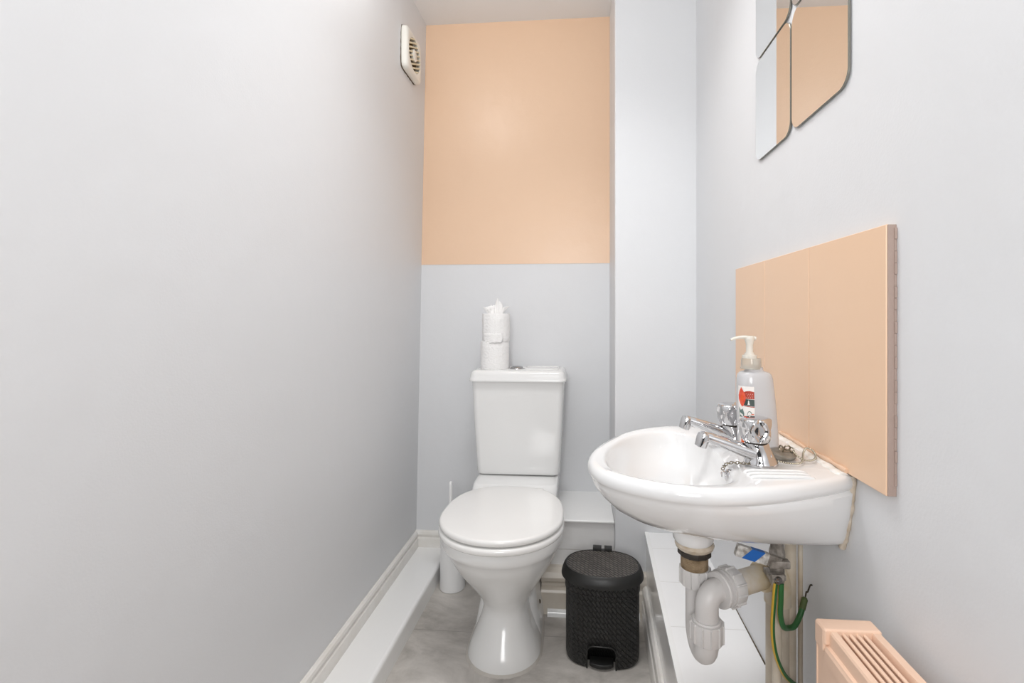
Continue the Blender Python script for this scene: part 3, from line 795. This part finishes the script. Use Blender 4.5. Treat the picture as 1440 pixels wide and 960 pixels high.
# ------------------------------------------------------------------ waste trap
trap = thing('waste_trap', 'white plastic P-trap hanging under the basin', 'waste trap', (.19, .80, .44))
def W(o): o.parent = trap; o.location = (-.19, -.80, -.44); return o
cx, cy = .1905, .81
bm = bmesh.new(); lathe(bm, [(.0001, .010), (.0300, .010), (.0318, .005), (.0300, 0), (.026, -.003), (.0001, -.003)], (cx, cy, .6270), n=36)
o = W(obj('waste_flange', bm, M['caulkd'])); o['label'] = 'stained putty ring under the waste'
bm = bmesh.new(); lathe(bm, [(.0001, 0), (.0262, 0), (.0275, .002), (.0275, .0075), (.0262, .0095), (.0001, .0095)], (cx, cy, .6150), n=12)
W(obj('back_nut', bm, M['rubber'], ang=20))['label'] = 'black back nut'
bm = bmesh.new(); pr = [(.0001, 0)]
for i in range(10): pr += [(.0205, i*.0027), (.0222, i*.0027+.0013)]
pr += [(.0205, .027), (.0001, .027)]
lathe(bm, pr, (cx, cy, .5895), n=36); o = W(obj('threaded_tail', bm, M['brass'])); o['label'] = 'limescaled threaded brass tail'
def nut(bm, c, ax, r, h, ribs=12, n=144):
    q = Vector((0, 0, 1)).rotation_difference(Vector(ax).normalized()); c = Vector(c); rings = []
    for z, f, g in ((0, .80, 0), (0, .97, 0), (.002, 1.0, 1), (h-.002, 1.0, 1), (h, .97, 0), (h, .80, 0)):
        ring = []
        for k in range(n):
            a = 2*PI*k/n; ph = (a*ribs/(2*PI)) % 1
            rr_ = r*f + g*(.0022 if ph < .16 else 0)
            ring.append(c + q @ Vector((rr_*math.cos(a), rr_*math.sin(a), z)))
        rings.append(ring)
    loft(bm, rings)
bm = bmesh.new(); nut(bm, (cx+.001, cy, .5660), (0, 0, 1), .0240, .0275); W(obj('union_nut', bm, M['pipew'], ang=25))
# U tube
PB = Vector((.1985, .763, 0)); PA = Vector((.1945, .812, 0)); zb = .4990
mid = (PA+PB)/2; dv = (PB-PA)/2
path = [PA+Vector((0, 0, .568)), PA+Vector((0, 0, .53)), PA+Vector((0, 0, zb+.02))]
for k in range(13):
    a = PI*k/12; path.append(mid - dv*math.cos(a) + Vector((0, 0, zb - dv.length*1.05*math.sin(a))))
path += [PB+Vector((0, 0, zb+.02))]
bm = bmesh.new(); tube(bm, path, .0178, 28); W(obj('trap_bend', bm, M['pipew']))
bm = bmesh.new(); nut(bm, PB+Vector((0, 0, .5040)), (0, 0, 1), .0245, .0300); W(obj('union_nut', bm, M['pipew'], ang=25))
# elbow
dirx = Vector((.108, .065, -.004)).normalized(); R_ = .0225
c0 = PB+Vector((0, 0, .5755))
path = [PB+Vector((0, 0, .5250)), PB+Vector((0, 0, .545)), c0-Vector((0, 0, R_*.9))]
for k in range(1, 10):
    a = PI/2*k/10; path.append(c0-Vector((0, 0, R_*.9)) + dirx*(R_*(1-math.cos(a))) + Vector((0, 0, R_*math.sin(a))))
e0 = c0+dirx*R_+Vector((0, 0, .0005)); path += [e0, e0+dirx*.022]
bm = bmesh.new(); tube(bm, path, .0176, 28)
lathe(bm, [(.0001, 0), (.0205, 0), (.0218, .004), (.0205, .006), (.0001, .006)], PB+Vector((0, 0, .5315)), n=32)
W(obj('trap_elbow', bm, M['pipew']))
e1 = e0+dirx*.000
bm = bmesh.new(); lathe(bm, [(.021, 0), (.0262, 0), (.0275, .002), (.0275, .006), (.0245, .0075), (.0245, .011), (.0275, .012), (.0275, .0165), (.021, .0165)], e1, dirx, 40)
W(obj('collar', bm, M['pipew'], ang=30))
bm = bmesh.new(); nut(bm, e1+dirx*.016, dirx, .0290, .021, 12); W(obj('union_nut', bm, M['pipew'], ang=25))

# soil / waste pipe it runs into
wp = thing('waste_pipe', 'aged off-white waste pipe running from the trap down to the ledge', 'waste pipe', (.335, .858, .28))
def WP(o): o.parent = wp; o.location = (-.335, -.858, -.28); return o
e2 = e1+dirx*.041; V = Vector((.3400, .850, 0)); V.y = e2.y+(V.x-e2.x)*dirx.y/dirx.x
zc = e2.z+(V.x-e2.x)*dirx.z/dirx.x
bm = bmesh.new(); tube(bm, [e2-dirx*.004, V+Vector((0, 0, zc))-dirx*.035], .0192, 28); WP(obj('branch_pipe', bm, M['pipey']))
bm = bmesh.new()
top = V+Vector((0, 0, zc)); path = [top-dirx*.040]
path += [top-dirx*.030] + [top-dirx*.024+dirx*.024*math.sin(PI/2*k/8)-Vector((0, 0, .024*(1-math.cos(PI/2*k/8)))) for k in range(1, 9)] + [top-Vector((0, 0, .052))]
tube(bm, path, .0222, 28)
tube(bm, [top-dirx*.042, top-dirx*.036], .0240, 28)
WP(obj('elbow_socket', bm, M['pipey']))['label'] = 'yellowed elbow socket'
bm = bmesh.new(); tube(bm, [top-Vector((0, 0, .040)), Vector((top.x, top.y, .2795))], .0195, 28)
WP(obj('down_pipe', bm, M['pipec']))

# supply pipes
sp = thing('supply_pipe', 'narrow cream-painted water pipe with the valve and earth clamp on it', 'water pipe', (.3181, .797, .28), 'cream supply pipes under the basin')
bm = bmesh.new(); lathe(bm, [(.0001, 0), (.0074, 0), (.0074, .318), (.0001, .318)], n=24); obj('pipe', bm, M['pipec'], sp)
bm = bmesh.new(); lathe(bm, [(.0001, .33), (.0105, .33), (.0125, .336), (.0125, .350), (.0105, .356), (.0098, .372), (.0118, .376), (.0118, .386), (.0001, .386)], n=10)
obj('compression_joint', bm, M['valve'], sp, ang=20)['label'] = 'tarnished joint under the basin'
bm = bmesh.new(); lathe(bm, [(.0001, .300), (.0105, .300), (.0115, .306), (.0108, .332), (.0001, .332)], n=24); obj('valve_body', bm, M['valve'], sp)
sp2 = thing('supply_pipe', 'wider cream-painted water pipe close to the wall, right of the valve', 'water pipe', (.3580, .842, .28), 'cream supply pipes under the basin')
bm = bmesh.new(); lathe(bm, [(.0001, 0), (.0092, 0), (.0092, .390), (.0001, .390)], n=24); obj('pipe', bm, M['pipec'], sp2)
bm = bmesh.new(); tube(bm, [(.0155, -.002, 0), (.0155, -.002, .38)], .0040, 12); obj('side_bead', bm, M['pipec'], sp2)

# lever of the valve
lv = thing('valve_lever', 'flat steel stopcock lever with a white and blue sleeve under the basin', 'valve handle', (.3132, .7755, .6225))
bm = bmesh.new()
d = Vector((-.068, -.006, .0215)); dn = d.normalized(); upv = Vector((0, 0, 1)); wv = dn.cross(Vector((0, 1, 0))).normalized()
def flat(bm, s0, s1, hw, y0, y1, skew=0., mi=0, taper=1.):
    P_ = []
    for y in (y0, y1):
        for s, w in ((s0, 1), (s1, taper)):
            for q_ in (-1, 1): P_.append(bm.verts.new(d*s + wv*(q_*hw*w) + dn*(q_*skew) + Vector((0, y, 0))))
    a = P_
    for f_ in ((0, 1, 3, 2), (4, 6, 7, 5), (0, 4, 5, 1), (2, 3, 7, 6), (0, 2, 6, 4), (1, 5, 7, 3)):
        ff = bm.faces.new([a[i] for i in f_]); ff.material_index = mi
flat(bm, -.02, .42, .0078, -.0030, .0030)
box(bm, -.016, .016, -.004, .010, -.009, .003, bev=.002)
obj('lever_arm', bm, M['valve'], lv)
bm = bmesh.new(); flat(bm, .28, 1.0, .0088, -.0045, .0045); 
for v in bm.verts: pass
obj('sleeve', bm, M['leverw'], lv)['label'] = 'scuffed white sleeve'
bm = bmesh.new(); flat(bm, .47, .77, .0090, -.0049, .0049, skew=.006); obj('colour_band', bm, M['blue'], lv)['label'] = 'blue band'

# earth clamp and cables
ec = thing('earth_clamp', 'small tarnished metal earth clamp with a screw on the narrow pipe', 'clamp', (.3112, .781, .5945))
bm = bmesh.new(); box(bm, -.0098, .0098, -.006, .006, -.0085, .0085, bev=.0018); box(bm, -.011, .015, .0, .027, -.004, .004, bev=.001)
obj('strap', bm, M['valve'], ec)
bm = bmesh.new(); lathe(bm, [(.0001, .0035), (.0055, .003), (.0064, .001), (.0064, -.003), (.0001, -.003)], (0, -.006, 0), (0, -1, 0), 20); box(bm, -.0045, .0045, -.0103, -.0094, -.0005, .0005)
obj('screw', bm, M['chrome_dull'], ec)
def cable(name, pts, r, label, phase, mats, width=6):
    bm = bmesh.new(); n = 20
    tube(bm, spline(pts, 10), r, n, mifn=lambda k: 1 if ((k-phase) % n) < width else 0)
    return tag(obj(name, bm, mats), label, 'cable')
c1 = cable('earth_cable', [(.3073, .7753, .590), (.3043, .7733, .566), (.3018, .7728, .527), (.3038, .7743, .497), (.3107, .7783, .4695), (.3260, .788, .438), (.3480, .804, .412), (.3600, .812, .402)], .0034,
      'green and yellow earth cable hanging straight down from the clamp', 6, [M['green'], M['yellow']], width=10)
c2 = thing('earth_cable', 'green and yellow earth cable curling from the clamp up to the wall', 'cable', (.335, .80, .50))
bm = bmesh.new()
tube(bm, [Vector(p)-Vector((.335, .80, .50)) for p in spline([(.3156, .7753, .590), (.3142, .7733, .566), (.3137, .7733, .5415), (.3200, .7775, .5210), (.3365, .7970, .507), (.3480, .802, .508), (.3600, .810, .521), (.3680, .816, .536)], 10)],
     .0043, 20, mifn=lambda k: 1 if ((k-9) % 20) < 5 else 0)
obj('sheath', bm, [M['green'], M['yellow']], c2)
bm = bmesh.new()
tube(bm, [Vector(p)-Vector((.335, .80, .50)) for p in spline([(.3645, .8130, .529), (.3680, .816, .536), (.3705, .818, .5415), (.3725, .819, .5450)], 5)], [.0049]*12+[.0042, .0036, .003, .002], 14)
obj('taped_end', bm, M['greenb'], c2)['label'] = 'frayed dirty end'
bm = bmesh.new(); tube(bm, [Vector(p)-Vector((.335, .80, .50)) for p in spline([(.3722, .819, .5445), (.3760, .824, .551), (.3790, .826, .5500), (.3860, .832, .558), (.3905, .834, .557)], 5)], .0012, 8)
obj('bare_wire', bm, M['wire'], c2)['label'] = 'bare tarnished conductor'

# ------------------------------------------------------------------ radiator
rad = thing('radiator', 'peach painted radiator with slotted top grille at the lower right', 'radiator', (.33, .24, .15))
def Rp(o): o.parent = rad; o.location = (-.33, -.24, -.15); return o
y0, y1 = -.18, .628
bm = bmesh.new()
box(bm, .2990, .3045, y0, y1-.0015, .15, .608, bev=.0015)            # front sheet
box(bm, .3560, .3620, y0, y1-.0015, .15, .622, bev=.0015)            # back sheet
# end sheets
box(bm, .3020, .3600, y1-.006, y1-.0015, .15, .622, bev=.001); box(bm, .3020, .3600, y0, y0+.005, .15, .622, bev=.001)
Rp(obj('casing', bm, M['rad']))
bm = bmesh.new()                # pressed panel on the front
rings = []
for x, i in ((.2992, 0), (.2970, .004), (.2965, .012), (.2985, .018), (.3000, .022)):
    rings.append([(x, a, b) for a, b in rrect((y0+.04+.583)/2, .355, (.583-y0-.04)/2-i, .175-i, .02, 6)])
loft(bm, rings, True, True); Rp(obj('pressed_panel', bm, M['rad']))
bm = bmesh.new()                # front top rail with a step
loft(bm, [[(x, y, z) for x, z in ((.2975, .588), (.2975, .603), (.2990, .606), (.3030, .609), (.3030, .624), (.3045, .6265), (.3115, .6265), (.3125, .624), (.3125, .595), (.3060, .588))] for y in (y0, .606)])
loft(bm, [[(x, y, z) for x, z in ((.3520, .600), (.3520, .624), (.3530, .6265), (.3620, .6265), (.3640, .624), (.3640, .600))] for y in (y0, .606)])
Rp(obj('top_rail', bm, M['rad'], ang=25))
bm = bmesh.new(); box(bm, .2972, .3645, .6045, y1, .6085, .6285, bev=.0025, seg=3); box(bm, .2978, .3640, y1-.0035, y1-.0008, .15, .6260, bev=.0010); box(bm, .2965, .3020, .6070, y1-.0006, .600, .6270, bev=.0015)
Rp(obj('end_cap', bm, M['rad']))
for i in range(4):
    bm = bmesh.new(); x = .3195+i*.0082
    tube(bm, [(x, y0+.01, .6225), (x, .606, .6225)], .0024, 10); box(bm, x-.0013, x+.0013, y0+.01, .606, .606, .622)
    Rp(obj('grille_bar', bm, M['rad']))
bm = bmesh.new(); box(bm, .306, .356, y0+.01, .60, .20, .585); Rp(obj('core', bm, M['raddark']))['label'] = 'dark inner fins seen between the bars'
for y in (.50, -.05):
    bm = bmesh.new(); box(bm, .3615, .3895, y-.015, y+.015, .22, .52, bev=.001); Rp(obj('bracket', bm, M['rad']))
for y in (.58, -.13):
    bm = bmesh.new(); lathe(bm, [(.0001, 0), (.014, 0), (.014, .004), (.0075, .006), (.0075, .160), (.0001, .160)], (.335, y, 0), n=20); Rp(obj('tail_pipe', bm, M['pipec']))

# ------------------------------------------------------------------ mirror tiles
def mirror(y0, y1, z0, z1, label, radii=(.022, .022, .022, .022), tilt=0.):
    hy, hz = (y1-y0)/2, (z1-z0)/2
    o2 = rrect(0, 0, hy, hz, .026, 10)
    bm = bmesh.new(); rings = []
    for x, i in ((.0030, .0006), (.0030, 0), (.0004, 0), (-.0004, .0010)):
        hy2 = rrect(0, 0, hy-i, hz-i, .026-i, 10); rings.append([(x, a, b) for a, b in hy2])
    loft(bm, rings)
    for f in bm.faces: f.material_index = 0 if (len(f.verts) > 8 and f.calc_center_median().x < .001) else 1
    t = thing('mirror_tile', label, 'mirror', (.3855, (y0+y1)/2, (z0+z1)/2), 'square mirror tiles on the right wall')
    g = obj('glass', bm, [M['mirror'], M['mirredge']], t, ang=20)
    bm = bmesh.new(); box(bm, .0026, .0046, -.04, .04, -.04, .04); obj('mounting_pad', bm, M['rubber'], t)
    return t
mirror(.9065, 1.0785, 1.3445, 1.5595, 'rounded mirror tile reaching lowest on its left, far column, bottom row')
mirror(.7170, .9015, 1.3445, 1.5595, 'rounded mirror tile nearest the viewer, bottom row, full of peach reflection')
mirror(.9065, 1.0785, 1.5640, 1.7750, 'rounded mirror tile above the far bottom one, cut by the picture top')
mirror(.7170, .9015, 1.5640, 1.7750, 'rounded mirror tile of the top row nearest the viewer, barely in the picture')

# ------------------------------------------------------------------ extractor fan
ZV = 1.975; fan = thing('extractor_fan', 'square cream plastic extractor fan cover high on the left wall', 'extractor fan', (XL(ZV), 1.727, ZV))
hs = .0775; n = 64
def sq(k, h, r=.012):
    a = 2*PI*k/n; c, s = math.cos(a), math.sin(a); e = 9
    m_ = (abs(c)**e+abs(s)**e)**(-1/e); return (h*m_*c, h*m_*s)
bm = bmesh.new(); rings = []
for x, h in ((.001, hs-.001), (.004, hs), (.016, hs), (.021, hs-.003), (.0235, hs-.008), (.0245, hs-.012)):
    rings.append([(x, *sq(k, h)) for k in range(n)])
for x, r in ((.0250, .0620), (.0240, .0595), (.010, .0590), (.004, .0590)):
    rings.append([(x, r*math.cos(2*PI*k/n), r*math.sin(2*PI*k/n)) for k in range(n)])
loft(bm, rings, True, False)
obj('cover', bm, M['ventframe'], fan, ang=40)
bm = bmesh.new(); lathe(bm, [(.0001, 0), (.0590, 0), (.0590, .002), (.0001, .002)], (.006, 0, 0), (1, 0, 0), 48); obj('duct_back', bm, M['ventback'], fan)['label'] = 'dusty brown inside of the fan'
ang = math.radians(25)
for i in range(9):
    u = (i-4)*.0138; L = math.sqrt(max(.0590**2-u*u, 0)) 
    dy, dz = math.cos(ang), math.sin(ang)
    bm = bmesh.new()
    A = Vector((.0215, u*-dz-dy*L, u*dy-dz*L)); B = Vector((.0215, u*-dz+dy*L, u*dy+dz*L))
    tube(bm, [A, B], [(.0030, .0026)]*2, prof=[(1, 1), (1, -1), (-1, -1), (-1, 1)], up=(1, 0, 0)); obj('slat', bm, M['slat'], fan, ang=20)
bm = bmesh.new(); lathe(bm, [(.0001, .0035), (.018, .003), (.0215, .001), (.0215, -.008), (.0001, -.008)], (.0235, 0, 0), (1, 0, 0), 32); obj('hub', bm, M['ventframe'], fan)
bm = bmesh.new(); rg = random.Random(9)
loft(bm, [[(x, *sq(k, hs+.001+(.0012*math.sin(k*1.9)))) for k in range(n)] for x in (-.002, .0022)]); obj('seal_gap', bm, M['dirt'], fan)['label'] = 'dark dirty joint behind the cover'

# ------------------------------------------------------------------ ceiling light (outside the frame) and added fill lights
LX, LY = -.46, 1.13
lt = thing('ceiling_light', 'round white ceiling light above the frame', 'ceiling light', (LX, LY, H_C))
bm = bmesh.new(); lathe(bm, [(.0001, 0), (.050, 0), (.055, -.006), (.055, -.020), (.048, -.026), (.0001, -.026)], n=32); obj('base', bm, M['plastic'], lt)
bm = bmesh.new(); lathe(bm, [(.0001, -.026), (.048, -.026), (.062, -.036), (.064, -.048), (.055, -.060), (.035, -.068), (.0001, -.070)], n=32)
obj('globe', bm, M['lamp'], lt)
def light(name, kind, loc, energy, color=(1, 1, 1), rot=(0, 0, 0), **k):
    l = bpy.data.lights.new(name, kind); l.energy = energy; l.color = color
    for a, b in k.items(): setattr(l, a, b)
    o = bpy.data.objects.new(name, l); o.location = loc; o.rotation_euler = rot; COL.objects.link(o); return o
light('overhead_fill', 'AREA', (-.08, .95, H_C-.05), 3.6, (1, 1, 1), shape='DISK', size=.40, spread=2.1)  # added soft fill from above, no fitting; brightens floor and ledges
light('ceiling_lamp', 'POINT', (LX, LY, H_C-.125), 2.4, (1, .985, .97), shadow_soft_size=.05)
light('doorway_fill', 'AREA', (-.08, YF-.45, 1.35), 18.5, (1, 1, 1), rot=(PI/2+.32, 0, 0), shape='RECTANGLE', size=.50, size_y=.80)  # unseen fill added beyond the doorway, tilted up to brighten the ceiling

w = bpy.data.worlds.new('World'); S.world = w; w.use_nodes = True
w.node_tree.nodes['Background'].inputs['Color'].default_value = (.97, .98, 1, 1)
w.node_tree.nodes['Background'].inputs['Strength'].default_value = .06

# ------------------------------------------------------------------ camera
cam = bpy.data.cameras.new('camera'); co = bpy.data.objects.new('camera', cam); COL.objects.link(co)
cam.sensor_width = 36; cam.lens = 670/1440*36; cam.clip_start = .01
cam.shift_x = (720-763)/1440; cam.shift_y = (444-480)/1440
co.location = (0, 0, 1.01); co.rotation_euler = (PI/2, 0, math.atan(52/670))
S.camera = co
vs_ = S.view_settings; vs_.view_transform = 'Standard'; vs_.look = 'None'; vs_.gamma = 1; vs_.use_curve_mapping = False; vs_.exposure = .09
